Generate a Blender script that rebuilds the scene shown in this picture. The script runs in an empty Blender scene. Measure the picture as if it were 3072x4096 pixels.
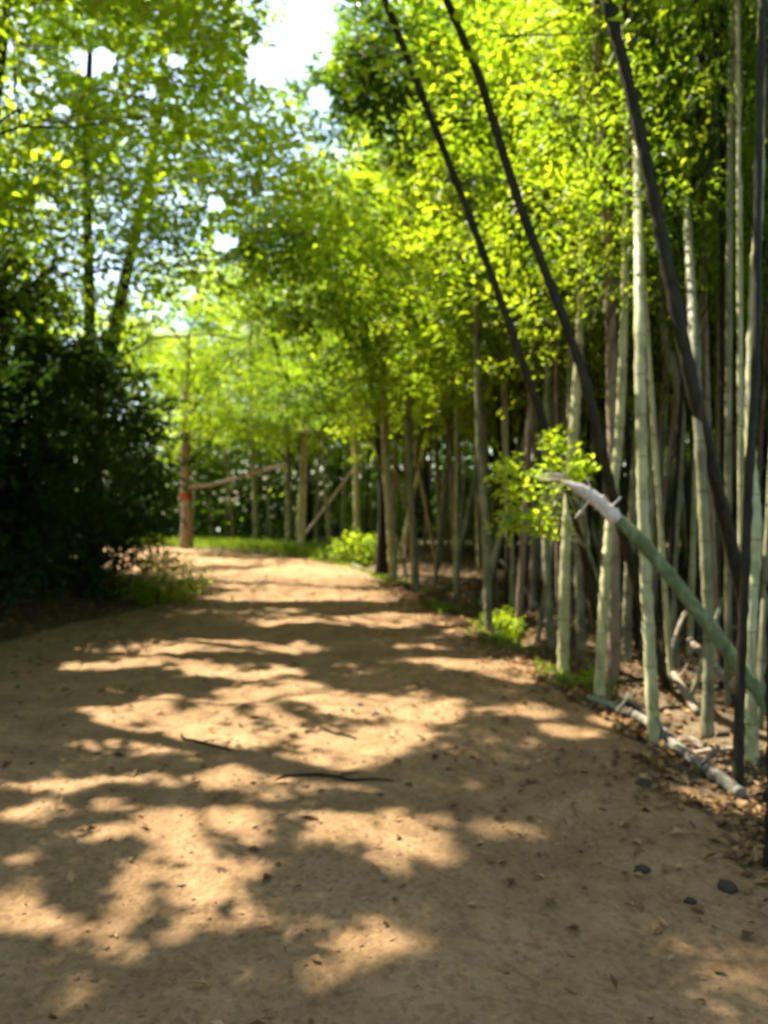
import bpy, math, random
import numpy as np
R = np.random.default_rng(11); random.seed(11)
C = bpy.context.scene.collection
sc = bpy.context.scene

# ------------------------------------------------------------------ camera, sky, sun, exposure
FPX = 769.0; HOR = 500.0; CAMZ = 1.6
cam_d = bpy.data.cameras.new('camera'); cam = bpy.data.objects.new('camera', cam_d); C.objects.link(cam)
cam.location = (0, 0, CAMZ); cam.rotation_euler = (math.radians(90), 0, 0)
cam_d.sensor_fit = 'VERTICAL'; cam_d.sensor_height = 24.0; cam_d.lens = 24.0 * FPX / 1024.0
cam_d.shift_y = -(512 - HOR) / 1024.0
cam_d.clip_end = 500; cam_d.clip_start = 0.05
cam_d.dof.use_dof = True; cam_d.dof.focus_distance = 1.3; cam_d.dof.aperture_fstop = 2.1
sc.camera = cam
SUN = np.array([-0.44, 0.34, 0.83]); SUN = SUN / np.linalg.norm(SUN)
SX, SY = -SUN[0] / SUN[2], -SUN[1] / SUN[2]            # shadow offset per metre of height
w = bpy.data.worlds.new('World'); sc.world = w; w.use_nodes = True
wn = w.node_tree; bg = wn.nodes['Background']
sky = wn.nodes.new('ShaderNodeTexSky'); sky.sky_type = 'NISHITA'; sky.sun_disc = False
sky.sun_elevation = math.asin(SUN[2]); sky.sun_rotation = math.atan2(SUN[0], SUN[1])
sky.air_density = 1.0; sky.dust_density = 1.6; sky.ozone_density = 1.0
wn.links.new(sky.outputs[0], bg.inputs[0]); bg.inputs[1].default_value = 0.115
sl = bpy.data.lights.new('sun', 'SUN'); sl.energy = 5.0; sl.angle = math.radians(0.53); sl.color = (1.0, 0.93, 0.80)
so = bpy.data.objects.new('sun', sl); C.objects.link(so)
from mathutils import Vector
so.rotation_euler = Vector(tuple(-SUN)).to_track_quat('-Z', 'Y').to_euler(); so.location = (-10, 8, 20)
sc.view_settings.view_transform = 'Standard'; sc.view_settings.look = 'None'
sc.view_settings.gamma = 1.0; sc.view_settings.use_curve_mapping = False
sc.view_settings.exposure = 2.15
sc.render.engine = 'CYCLES'
sc.cycles.max_bounces = 7; sc.cycles.diffuse_bounces = 4; sc.cycles.transmission_bounces = 4; sc.cycles.glossy_bounces = 2

def at(px, py, d):
    return np.array([(px - 384) / FPX * d, d, CAMZ + (HOR - py) / FPX * d])

# ------------------------------------------------------------------ noise, mesh helpers
def vnoise(x, y, seed=0):
    x = np.asarray(x, float); y = np.asarray(y, float)
    xi = np.floor(x).astype(np.int64); yi = np.floor(y).astype(np.int64)
    fx = x - xi; fy = y - yi; fx = fx * fx * (3 - 2 * fx); fy = fy * fy * (3 - 2 * fy)
    def h(a, b):
        n = (a * 374761393 + b * 668265263 + seed * 974711) & 0x7fffffff
        n = ((n ^ (n >> 13)) * 1274126177) & 0x7fffffff
        return ((n ^ (n >> 16)) & 0xffff) / 65535.0
    return (h(xi, yi) * (1 - fx) + h(xi + 1, yi) * fx) * (1 - fy) + (h(xi, yi + 1) * (1 - fx) + h(xi + 1, yi + 1) * fx) * fy
def fbm(x, y, o=4, seed=0):
    s = 0; a = 0.5; f = 1
    for i in range(o):
        s = s + a * (vnoise(x * f, y * f, seed + i) - 0.5) * 2; a *= 0.5; f *= 2.03
    return s

def mesh_np(name, V, F, mat, smooth=False, tint=None):
    V = np.ascontiguousarray(V, dtype=np.float32); F = np.ascontiguousarray(F, dtype=np.int32)
    me = bpy.data.meshes.new(name); k = F.shape[1]
    me.vertices.add(len(V)); me.vertices.foreach_set('co', V.ravel())
    me.loops.add(F.size); me.loops.foreach_set('vertex_index', F.ravel())
    me.polygons.add(len(F))
    me.polygons.foreach_set('loop_start', np.arange(0, F.size, k, dtype=np.int32))
    me.polygons.foreach_set('loop_total', np.full(len(F), k, dtype=np.int32))
    me.materials.append(mat); me.update(calc_edges=True)
    if smooth: me.polygons.foreach_set('use_smooth', np.ones(len(F), dtype=bool))
    if tint is not None:
        a = me.attributes.new('tint', 'FLOAT', 'POINT'); a.data.foreach_set('value', np.ascontiguousarray(tint, dtype=np.float32))
    return me
def link(name, me, parent=None, loc=(0, 0, 0)):
    o = bpy.data.objects.new(name, me); C.objects.link(o); o.location = loc
    if parent is not None: o.parent = parent
    return o
def tag(o, label=None, cat=None, group=None, kind=None):
    if label: o['label'] = label
    if cat: o['category'] = cat
    if group: o['group'] = group
    if kind: o['kind'] = kind
    return o
def empty(name, loc, rz=0.0):
    o = bpy.data.objects.new(name, None); C.objects.link(o); o.location = tuple(loc); o.rotation_euler = (0, 0, rz)
    o.empty_display_size = 0.2
    return o
def copy_tree(o, parent=None):
    c = o.copy(); C.objects.link(c); c.parent = parent
    for ch in list(o.children): copy_tree(ch, c)
    return c

class MB:
    def __init__(s): s.V = []; s.F = []; s.n = 0
    def add(s, V, F): s.V.append(V); s.F.append(F + s.n); s.n += len(V)
    def tube(s, P, rad, sides=8, cap=True, lump=0.0):
        P = np.asarray(P, float); n = len(P)
        rad = np.broadcast_to(np.asarray(rad, float), (n,)) if np.ndim(rad) else np.full(n, rad)
        T = np.gradient(P, axis=0); T /= np.linalg.norm(T, axis=1)[:, None] + 1e-9
        up = np.array([0.13, 1.0, 0.07]) if abs(T[0, 1]) < 0.9 else np.array([1.0, 0.1, 0])
        A = np.cross(T, up); A /= np.linalg.norm(A, axis=1)[:, None] + 1e-9; B = np.cross(T, A)
        th = np.arange(sides) / sides * 2 * np.pi
        rr = rad[:, None] * (1 + (lump * R.normal(size=(n, sides)) if lump else 0))
        V = (P[:, None] + rr[..., None] * (np.cos(th)[None, :, None] * A[:, None] + np.sin(th)[None, :, None] * B[:, None])).reshape(-1, 3)
        i = np.arange(n - 1)[:, None] * sides; j = np.arange(sides)[None]; j2 = (j + 1) % sides
        F = np.stack([i + j, i + j2, i + sides + j2, i + sides + j], -1).reshape(-1, 4)
        if cap:
            V = np.vstack([V, P[:1], P[-1:]]); m = n * sides
            jj = np.arange(sides); k2 = (jj + 1) % sides
            c0 = np.stack([jj, np.full(sides, m), np.full(sides, m), k2], -1)  # degenerate quads replaced below
            c0 = np.stack([k2, jj, np.full(sides, m)], -1); c1 = np.stack([(n - 1) * sides + jj, (n - 1) * sides + k2, np.full(sides, m + 1)], -1)
            s.tris = getattr(s, 'tris', []); s.tris.append(np.vstack([c0, c1]) + s.n)
        s.add(V, F)
    def mesh(s, name, mat, smooth=True):
        V = np.vstack(s.V); F = np.vstack(s.F)
        tr = np.vstack(s.tris) if getattr(s, 'tris', None) else np.zeros((0, 3), int)
        me = bpy.data.meshes.new(name)
        me.from_pydata(V.tolist(), [], F.tolist() + tr.tolist()); me.materials.append(mat)
        if smooth: me.polygons.foreach_set('use_smooth', np.ones(len(me.polygons), dtype=bool))
        return me
def smoothpath(P, n=24):
    P = np.asarray(P, float); t = np.arange(len(P)); tt = np.linspace(0, len(P) - 1, n)
    Q = np.vstack([2 * P[0] - P[1], P, 2 * P[-1] - P[-2]])
    out = []
    for u in tt:
        i = min(int(u), len(P) - 2); f = u - i
        a, b, c, d = Q[i], Q[i + 1], Q[i + 2], Q[i + 3]
        out.append(0.5 * ((2 * b) + (-a + c) * f + (2 * a - 5 * b + 4 * c - d) * f * f + (-a + 3 * b - 3 * c + d) * f ** 3))
    return np.array(out)

def leaf_mesh(name, P, D, N, L, W, mat, tint=None, fold=0.18):
    n = len(P); L = np.broadcast_to(L, (n,))[:, None]; W = np.broadcast_to(W, (n,))[:, None]
    D = D - N * (D * N).sum(1)[:, None]; D /= np.linalg.norm(D, axis=1)[:, None] + 1e-9
    S = np.cross(D, N)
    a = P; b = P + D * L * 0.45 + S * W * 0.5 + N * W * fold; c = P + D * L - N * L * 0.08; d = P + D * L * 0.45 - S * W * 0.5 + N * W * fold
    V = np.stack([a, b, c, d], 1).reshape(-1, 3)
    k = np.arange(n)[:, None] * 4
    F = np.concatenate([k + [0, 1, 2], k + [0, 2, 3]], 1).reshape(-1, 3)
    if tint is None: tint = R.random(n)
    return mesh_np(name, V, F, mat, tint=np.repeat(tint, 4))
def sprays(Cc, out, m, size, R=R, droop=0.12, tiltsd=0.35):
    """leafy sprays: centres Cc (k,3), outward directions, m leaves on each, flat fan of the given length"""
    k = len(Cc); out = out.copy(); out[:, 2] *= 0.35; out[:, 2] -= droop; out += R.normal(0, 0.35, out.shape) * [1, 1, .5]
    out /= np.linalg.norm(out, axis=1)[:, None] + 1e-9
    nn = np.array([0, 0, 1.0]) + R.normal(0, tiltsd, (k, 3)); nn -= out * (nn * out).sum(1)[:, None]; nn /= np.linalg.norm(nn, axis=1)[:, None]
    side = np.cross(nn, out); sz = size * (0.6 + 0.8 * R.random(k))
    t = R.random((k, m)); s = (R.random((k, m)) * 2 - 1) * (1.05 - t * .85) * 0.55
    P = Cc[:, None] + (t - 0.4)[..., None] * out[:, None] * sz[:, None, None] + s[..., None] * side[:, None] * sz[:, None, None]
    P = P + R.normal(0, 0.035, P.shape) - nn[:, None] * (np.abs(s) * sz[:, None] * .25)[..., None]
    D = out[:, None] * 0.8 + side[:, None] * np.sign(s)[..., None] * 0.8 + R.normal(0, .3, P.shape)
    N = nn[:, None] + R.normal(0, 0.38, P.shape); N /= np.linalg.norm(N, axis=2)[..., None]
    T = np.clip(R.random((k, 1)) * .6 + R.random((k, m)) * .5, 0, 1)
    return P.reshape(-1, 3), D.reshape(-1, 3), N.reshape(-1, 3), T.ravel(), out, sz

# ------------------------------------------------------------------ materials
def newmat(name):
    m = bpy.data.materials.new(name); m.use_nodes = True; nt = m.node_tree
    return m, nt, nt.nodes['Principled BSDF'], nt.nodes['Material Output']
def nd(nt, t, **kw):
    n = nt.nodes.new(t)
    for k, v in kw.items():
        if k in n.inputs: n.inputs[k].default_value = v
        else: setattr(n, k, v)
    return n
def ramp(nt, stops, src):
    r = nt.nodes.new('ShaderNodeValToRGB'); e = r.color_ramp.elements
    e[0].position, e[0].color = stops[0][0], (*stops[0][1], 1); e[1].position, e[1].color = stops[-1][0], (*stops[-1][1], 1)
    for p, c in stops[1:-1]:
        x = e.new(p); x.color = (*c, 1)
    nt.links.new(src, r.inputs[0]); return r.outputs[0]
def leafmat(name, c0, c1, c2, t0, t1, mix=0.5, rough=0.42):
    m, nt, b, o = newmat(name)
    a = nd(nt, 'ShaderNodeAttribute', attribute_name='tint'); oi = nd(nt, 'ShaderNodeObjectInfo')
    ad = nd(nt, 'ShaderNodeMath', operation='MULTIPLY_ADD'); nt.links.new(oi.outputs['Random'], ad.inputs[0]); ad.inputs[1].default_value = 0.22
    nt.links.new(a.outputs['Fac'], ad.inputs[2])
    sb = nd(nt, 'ShaderNodeMath', operation='SUBTRACT', use_clamp=True); nt.links.new(ad.outputs[0], sb.inputs[0]); sb.inputs[1].default_value = .11
    nt.links.new(ramp(nt, [(0, c0), (.6, c1), (1, c2)], sb.outputs[0]), b.inputs['Base Color'])
    b.inputs['Roughness'].default_value = rough; b.inputs['Specular IOR Level'].default_value = .35 if rough < .6 else .12
    tr = nd(nt, 'ShaderNodeBsdfTranslucent'); nt.links.new(ramp(nt, [(0, t0), (1, t1)], sb.outputs[0]), tr.inputs[0])
    mx = nd(nt, 'ShaderNodeMixShader'); mx.inputs[0].default_value = mix
    nt.links.new(b.outputs[0], mx.inputs[1]); nt.links.new(tr.outputs[0], mx.inputs[2]); nt.links.new(mx.outputs[0], o.inputs[0])
    return m
M = {}
M['leaf'] = leafmat('fresh_leaf', (.05, .10, .009), (.10, .16, .012), (.175, .215, .016), (.24, .44, .010), (.66, .77, .02), .62)
M['leaf_mid'] = leafmat('mid_green_leaf', (.035, .085, .012), (.065, .13, .014), (.11, .17, .02), (.18, .36, .010), (.48, .64, .02), .58)
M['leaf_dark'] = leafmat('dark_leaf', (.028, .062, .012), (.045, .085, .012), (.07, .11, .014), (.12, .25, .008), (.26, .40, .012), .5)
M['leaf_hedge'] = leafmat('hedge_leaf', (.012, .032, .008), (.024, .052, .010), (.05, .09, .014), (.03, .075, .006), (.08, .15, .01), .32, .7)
M['grass'] = leafmat('grass_blade', (.07, .12, .015), (.11, .18, .02), (.17, .24, .03), (.2, .34, .02), (.4, .5, .03), .45)
M['litter'] = leafmat('dead_leaf', (.07, .038, .018), (.21, .115, .045), (.42, .27, .13), (.12, .06, .02), (.24, .12, .04), .15, .7)

def barkmat(name, c0, c1, c2, scale=9, stretch=.25, bump=.5, rings=0.0, lich=None):
    m, nt, b, o = newmat(name); L = nt.links
    tc = nd(nt, 'ShaderNodeTexCoord'); mp = nd(nt, 'ShaderNodeMapping'); mp.inputs['Scale'].default_value = (1, 1, stretch); L.new(tc.outputs['Object'], mp.inputs[0])
    n1 = nd(nt, 'ShaderNodeTexNoise', Scale=scale, Detail=8.0, Roughness=.68); L.new(mp.outputs[0], n1.inputs['Vector'])
    n2 = nd(nt, 'ShaderNodeTexNoise', Scale=2.2, Detail=4.0, Roughness=.6); L.new(tc.outputs['Object'], n2.inputs['Vector'])
    col = ramp(nt, [(.3, c0), (.5, c1), (.72, c2)], n1.outputs[0])
    mx = nd(nt, 'ShaderNodeMixRGB', blend_type='MIX'); L.new(col, mx.inputs[1]); mx.inputs[2].default_value = (*(lich or c1), 1)
    lm = nd(nt, 'ShaderNodeMapRange'); lm.inputs[1].default_value = .52; lm.inputs[2].default_value = .62; L.new(n2.outputs[0], lm.inputs[0]); lm.inputs[4].default_value = .75
    L.new(lm.outputs[0], mx.inputs[0]); out = mx.outputs[0]; hsrc = n1.outputs[0]
    if rings:
        wv = nd(nt, 'ShaderNodeTexWave', wave_type='BANDS', bands_direction='Z', wave_profile='SAW', Scale=rings, Distortion=.35); wv.inputs['Detail Scale'].default_value = .6; wv.inputs['Detail'].default_value = 3.0
        L.new(tc.outputs['Object'], wv.inputs['Vector'])
        rc = ramp(nt, [(.0, (.22, .2, .16)), (.035, (1, 1, 1)), (.9, (1, 1, 1)), (.985, (.95, .95, .92)), (1, (.3, .27, .2))], wv.outputs[0])
        m2 = nd(nt, 'ShaderNodeMixRGB', blend_type='MULTIPLY'); m2.inputs[0].default_value = .8; L.new(out, m2.inputs[1]); L.new(rc, m2.inputs[2]); out = m2.outputs[0]
    b.inputs['Specular IOR Level'].default_value = .22
    L.new(out, b.inputs['Base Color']); b.inputs['Roughness'].default_value = .85 if not rings else .5
    bp = nd(nt, 'ShaderNodeBump', Strength=bump, Distance=.02); L.new(hsrc, bp.inputs['Height']); L.new(bp.outputs[0], b.inputs['Normal'])
    return m
M['bark_dark'] = barkmat('dark_bark', (.008, .006, .003), (.018, .014, .008), (.036, .029, .016), 22, .2, .8, lich=(.018, .02, .009))
M['bark_pole'] = barkmat('dark_pole_bark', (.008, .006, .003), (.020, .016, .008), (.055, .045, .024), 18, .3, .8, .9, lich=(.026, .026, .010))
M['bark_brown'] = barkmat('brown_bark', (.10, .065, .045), (.22, .15, .11), (.34, .26, .20), 16, .25, .6, lich=(.28, .27, .2))
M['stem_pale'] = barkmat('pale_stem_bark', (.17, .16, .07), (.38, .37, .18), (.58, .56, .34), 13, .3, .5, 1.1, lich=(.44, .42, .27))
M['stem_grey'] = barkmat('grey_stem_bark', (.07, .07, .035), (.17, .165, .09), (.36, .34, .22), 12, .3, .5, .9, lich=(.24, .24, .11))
M['stem_tan'] = barkmat('tan_stem_bark', (.12, .085, .055), (.24, .175, .12), (.38, .30, .22), 12, .3, .4, .8, lich=(.24, .22, .15))
M['bough'] = barkmat('mossy_bough_bark', (.06, .08, .035), (.13, .165, .075), (.27, .30, .16), 18, .5, 1.0, lich=(.36, .38, .22))
M['log'] = barkmat('weathered_log_bark', (.07, .06, .042), (.17, .145, .105), (.34, .30, .235), 22, .8, 1.0, lich=(.14, .17, .12))
M['wood'] = barkmat('peeled_wood', (.42, .33, .26), (.60, .51, .43), (.74, .67, .60), 18, .5, .3, lich=(.66, .58, .5))
M['red_paint'] = barkmat('red_paint', (.22, .04, .02), (.32, .06, .03), (.36, .10, .05), 18, .5, .3, lich=(.3, .06, .03))
M['stone'] = barkmat('dark_stone', (.045, .032, .02), (.085, .062, .038), (.14, .105, .065), 14, 1, .9, lich=(.08, .065, .036))
M['pale_stone'] = barkmat('pale_stone', (.14, .115, .09), (.22, .18, .15), (.32, .27, .23), 14, 1, .6, lich=(.18, .15, .12))

def groundmat(name, cols, cols2, sc1, wet):
    m, nt, b, o = newmat(name); L = nt.links; tc = nd(nt, 'ShaderNodeTexCoord')
    def noise(s, d=8.0, r=.65):
        n = nd(nt, 'ShaderNodeTexNoise', Scale=s, Detail=d, Roughness=r); L.new(tc.outputs['Object'], n.inputs['Vector']); return n.outputs[0]
    a = noise(sc1); f = noise(34.0, 10.0, .75); big = noise(.55, 4.0)
    vo = nd(nt, 'ShaderNodeTexVoronoi', Scale=46.0, Randomness=1.0); L.new(tc.outputs['Object'], vo.inputs['Vector'])
    c1 = ramp(nt, [(.32, cols[0]), (.5, cols[1]), (.68, cols[2])], a); c2 = ramp(nt, [(.3, cols2[0]), (.55, cols2[1]), (.75, cols2[2])], f)
    m1 = nd(nt, 'ShaderNodeMixRGB'); m1.inputs[0].default_value = .5; L.new(c1, m1.inputs[1]); L.new(c2, m1.inputs[2])
    m2 = nd(nt, 'ShaderNodeMixRGB', blend_type='MULTIPLY'); L.new(m1.outputs[0], m2.inputs[1]); L.new(ramp(nt, [(.35, wet), (.6, (1, 1, 1))], big), m2.inputs[2]); m2.inputs[0].default_value = .8
    # scattered dry crumbs: each voronoi cell its own tone
    sp = nd(nt, 'ShaderNodeSeparateColor'); L.new(vo.outputs['Color'], sp.inputs[0])
    crumb = ramp(nt, [(0, (.62, .6, .58)), (.5, (1, 1, 1)), (.93, (1.0, 1.0, 1.0)), (1, (1.0, .98, .92))], sp.outputs[0])
    m3 = nd(nt, 'ShaderNodeMixRGB', blend_type='MULTIPLY'); m3.inputs[0].default_value = .7; L.new(m2.outputs[0], m3.inputs[1]); L.new(crumb, m3.inputs[2])
    L.new(m3.outputs[0], b.inputs['Base Color']); b.inputs['Roughness'].default_value = .93; b.inputs['Specular IOR Level'].default_value = .15
    hs = nd(nt, 'ShaderNodeMath', operation='MULTIPLY_ADD'); L.new(vo.outputs['Distance'], hs.inputs[0]); hs.inputs[1].default_value = -.5; L.new(f, hs.inputs[2])
    b1 = nd(nt, 'ShaderNodeBump', Strength=.75, Distance=.012); L.new(hs.outputs[0], b1.inputs['Height'])
    b2 = nd(nt, 'ShaderNodeBump', Strength=.7, Distance=.05); L.new(a, b2.inputs['Height']); L.new(b1.outputs[0], b2.inputs['Normal']); L.new(b2.outputs[0], b.inputs['Normal'])
    return m
M['path'] = groundmat('dirt', ((.19, .112, .052), (.31, .190, .094), (.44, .278, .145)), ((.17, .094, .040), (.30, .176, .080), (.50, .315, .165)), 3.2, (.66, .66, .62))
M['floor'] = groundmat('forest_soil', ((.07, .05, .028), (.12, .085, .045), (.19, .135, .075)), ((.06, .045, .025), (.13, .09, .05), (.24, .17, .10)), 4.0, (.55, .6, .5))

# ------------------------------------------------------------------ ground
LE = np.array([(-4.7, -4), (-4.5, 0), (-4.45, 4), (-4.3, 8.6), (-3.65, 12), (-4.6, 15), (-7, 18.6), (-12, 21), (-20, 22.5), (-34, 24)], float)
RE = np.array([(2.3, -4), (2.1, 0), (1.75, 3.8), (1.6, 6.6), (1.1, 9.6), (.3, 14.5), (-1.2, 19.5), (-5.2, 24.6), (-14, 28.5), (-34, 31)], float)
NS = 420; Lc = smoothpath(np.c_[LE, LE[:, 0] * 0], NS)[:, :2]; Rc = smoothpath(np.c_[RE, RE[:, 0] * 0], NS)[:, :2]
def redge(y): return np.interp(y, RE[:8, 1], RE[:8, 0])
def ledge(y): return np.interp(y, LE[:7, 1], LE[:7, 0])
def hgt(x, y):
    x = np.asarray(x, float); y = np.asarray(y, float)
    h = .045 * fbm(x * .55, y * .55, 3, 5) + .024 * fbm(x * 2.3, y * 2.3, 3, 9) + .011 * fbm(x * 7, y * 7, 3, 21)
    xr = x - redge(y); inn = (y < 24)
    h = h + np.where(inn, -.13 * np.exp(-((xr - .38) / .22) ** 2) + .22 * (1 - np.exp(-(np.clip(xr - .6, 0, 9) / 2.5) ** 2)), 0)
    xl = ledge(y) - x
    h = h + np.where(y < 20, .35 * (1 - np.exp(-(np.clip(xl - .1, 0, 9) / 1.6) ** 2)), 0)
    return h
NT = 150
tt = np.linspace(-.02, 1.02, NT)
edge_n = .13 * fbm(np.linspace(0, 60, NS), np.zeros(NS), 4, 3)
G = Lc[:, None] * (1 - tt)[None, :, None] + Rc[:, None] * tt[None, :, None]
G[:, :, 0] += (edge_n[:, None] * np.clip(np.abs(tt - .5) * 2, 0, 1)[None] ** 4)
Z = hgt(G[..., 0], G[..., 1]) + .012
ed = np.clip((np.abs(tt - .5) * 2 - .95) / .09, 0, 1)
Z = Z - ed[None] * .05
V = np.c_[G.reshape(-1, 2), Z.ravel()]
i = np.arange(NS - 1)[:, None] * NT; j = np.arange(NT - 1)[None]
F = np.stack([i + j, i + j + 1, i + NT + j + 1, i + NT + j], -1).reshape(-1, 4)
pth = link('path', mesh_np('path', V, F, M['path'], True)); tag(pth, kind='structure')
# forest floor: fine near the camera, coarse out to the horizon
def axis(fine0, fine1, step, far):
    a = np.arange(fine0, fine1 + 1e-6, step); g = step * 1.12 ** np.arange(1, 90); g = np.cumsum(g); g = g[g < far]
    return np.concatenate([fine0 - g[::-1], a, fine1 + g])
gx = axis(-9, 8, .12, 260); gy = axis(0, 24, .14, 260)
X, Y = np.meshgrid(gx, gy, indexing='ij')
Z = hgt(X, Y)
# sink the floor just below the dirt path
inside = np.zeros(X.shape, bool)
poly = np.vstack([Lc, Rc[::-1]])
def inpoly(px, py, poly):
    c = np.zeros(px.shape, bool); j = len(poly) - 1
    for i in range(len(poly)):
        xi, yi = poly[i]; xj, yj = poly[j]
        if yi != yj:
            c ^= ((yi > py) != (yj > py)) & (px < (xj - xi) * (py - yi) / (yj - yi) + xi)
        j = i
    return c
polyc = np.vstack([Lc[::6], Rc[::-6]])
Z = np.where(inpoly(X, Y, polyc), Z - .07, Z) + .0
far = np.hypot(X, Y - 10); Z = Z + np.clip(far - 45, 0, 400) * .03
Vg = np.c_[X.ravel(), Y.ravel(), Z.ravel()]
n1, n2 = X.shape; i = np.arange(n1 - 1)[:, None] * n2; j = np.arange(n2 - 1)[None]
F = np.stack([i + j, i + n2 + j, i + n2 + j + 1, i + j + 1], -1).reshape(-1, 4)
tag(link('ground', mesh_np('ground', Vg, F, M['floor'], True)), kind='structure')

# ------------------------------------------------------------------ where sun comes through the canopy (gaps in the leaves)
def g2(px, py):
    px = px * .463; py = py * .463; d = CAMZ * FPX / (py - HOR); return (px - 384) / FPX * d, d
SUNP = [  # sunlit patches on the path, image position and half sizes, put on the ground
 (500,1190,170,6),(600,1214,190,6),(900,1256,170,6),(620,1276,120,6),(480,1292,70,6),(520,1326,150,9),(640,1344,120,7),(860,1340,190,11),(1080,1366,110,11),
 (1130,1452,115,18),(1010,1432,130,10),(900,1400,60,6),(1120,1540,95,15),(1240,1588,70,16),(1330,1560,60,12),
 (420,1400,260,16),(300,1440,170,14),(520,1455,130,15),(620,1500,150,24),(760,1520,110,24),(900,1530,100,26),(380,1530,200,20),(250,1560,110,14),(500,1560,130,26),(350,1600,160,14),(800,1590,130,28),(680,1640,110,18),(480,1600,80,18),
 (230,1680,200,16),(420,1672,180,14),(560,1700,150,22),(100,1740,75,34),(190,1800,80,38),(130,1850,110,34),(300,1755,120,22),(500,1770,220,32),(720,1800,230,48),(880,1850,110,44),(1110,1800,90,32),(1020,1760,90,24),(820,1700,90,16),(1000,1690,40,10),
 (370,1850,70,48),(470,1900,110,44),(290,1930,44,70),(70,1975,130,36),(220,2020,130,34),(360,2000,70,22),(20,1880,40,40),
 (560,1970,40,28),(640,2015,55,24),(845,2045,75,66),(760,2065,85,32),(910,2080,75,24),(790,2150,44,20),(440,2140,22,10),(110,2140,20,9),(60,2075,40,8),
 (980,1915,30,14),(1110,2025,28,14),(1345,1640,26,10),(1090,1700,30,8),(1345,1735,22,10),(1510,1670,80,20)]
SE = []
for (cx, cy, rx, ry) in SUNP:
    X0, d0 = g2(cx, cy); dx = rx * .463 / FPX * d0
    _, dn = g2(cx, cy + ry); _, df = g2(cx, cy - ry); SE.append((X0, d0, dx * 1.1, max((df - dn) / 2, .05) * 1.14))
SE += [(2.25, 4.4, .75, .55), (2.6, 6.85, .62, .5), (2.3, 5.2, .5, .9), (2.4, 6.3, .45, .5), (3.3, 7.2, .4, .9), (3.0, 4.6, .5, .4), (2.6, 8.4, .5, .5), (3.4, 9.5, .7, .7), (2.4, 10.5, .5, .7), (-3.25, 11.8, .8, .6)]
SE = np.array(SE)
def sunny(x, y):
    """True where the ground (x, y) is reached by the sun through a gap in the leaves"""
    wx = x + .22 * fbm(x * 3.4, y * 3.2, 3, 41); wy = y + .30 * fbm(x * 3.4, y * 2.8, 3, 47)
    m = np.zeros(len(x), bool)
    for (a, b, rx, ry) in SE:
        m |= ((wx - a) / rx) ** 2 + ((wy - b) / ry) ** 2 < 1
    m &= (fbm(x * 4.4, y * 2.9, 3, 77) > -.5) & (fbm(x * 8.5, y * 6, 2, 78) > -.42)
    m |= (y < 13) & (x < 1) & (fbm(x * 4.2, y * 3.4, 3, 123) > .47)          # leaf clusters break the patches up
    r = (x > 2.3) & (y > 3.8) & (fbm(x * 1.1, y * 1.1, 3, 13) > -.12) | (x > 3.4) & (y > 3)
    f = (y > 12) & (fbm(x * .55, y * .5, 3, 19) > -.2)
    return m | r | f
SKY = [(298, 42, 38, 38), (312, 10, 32, 38), (262, 70, 26, 26), (320, 100, 12, 16), (186, 290, 11, 11), (222, 242, 18, 9), (40, 205, 16, 6), (96, 62, 24, 16), (150, 92, 10, 9), (170, 60, 12, 8), (700, 58, 20, 14), (735, 100, 12, 10), (215, 205, 10, 8), (60, 110, 10, 7)]
def skygap(P):
    px = 384 + P[:, 0] / np.maximum(P[:, 1], .5) * FPX; py = HOR - (P[:, 2] - CAMZ) / np.maximum(P[:, 1], .5) * FPX
    n = .30 * fbm(px / 11, py / 11, 3, 90)
    m = np.zeros(len(P), bool)
    for a, b, rx, ry in SKY: m |= ((px - a) / rx) ** 2 + ((py - b) / ry) ** 2 < .85 + n * 3.4
    return m & (P[:, 1] > .5)

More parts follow.
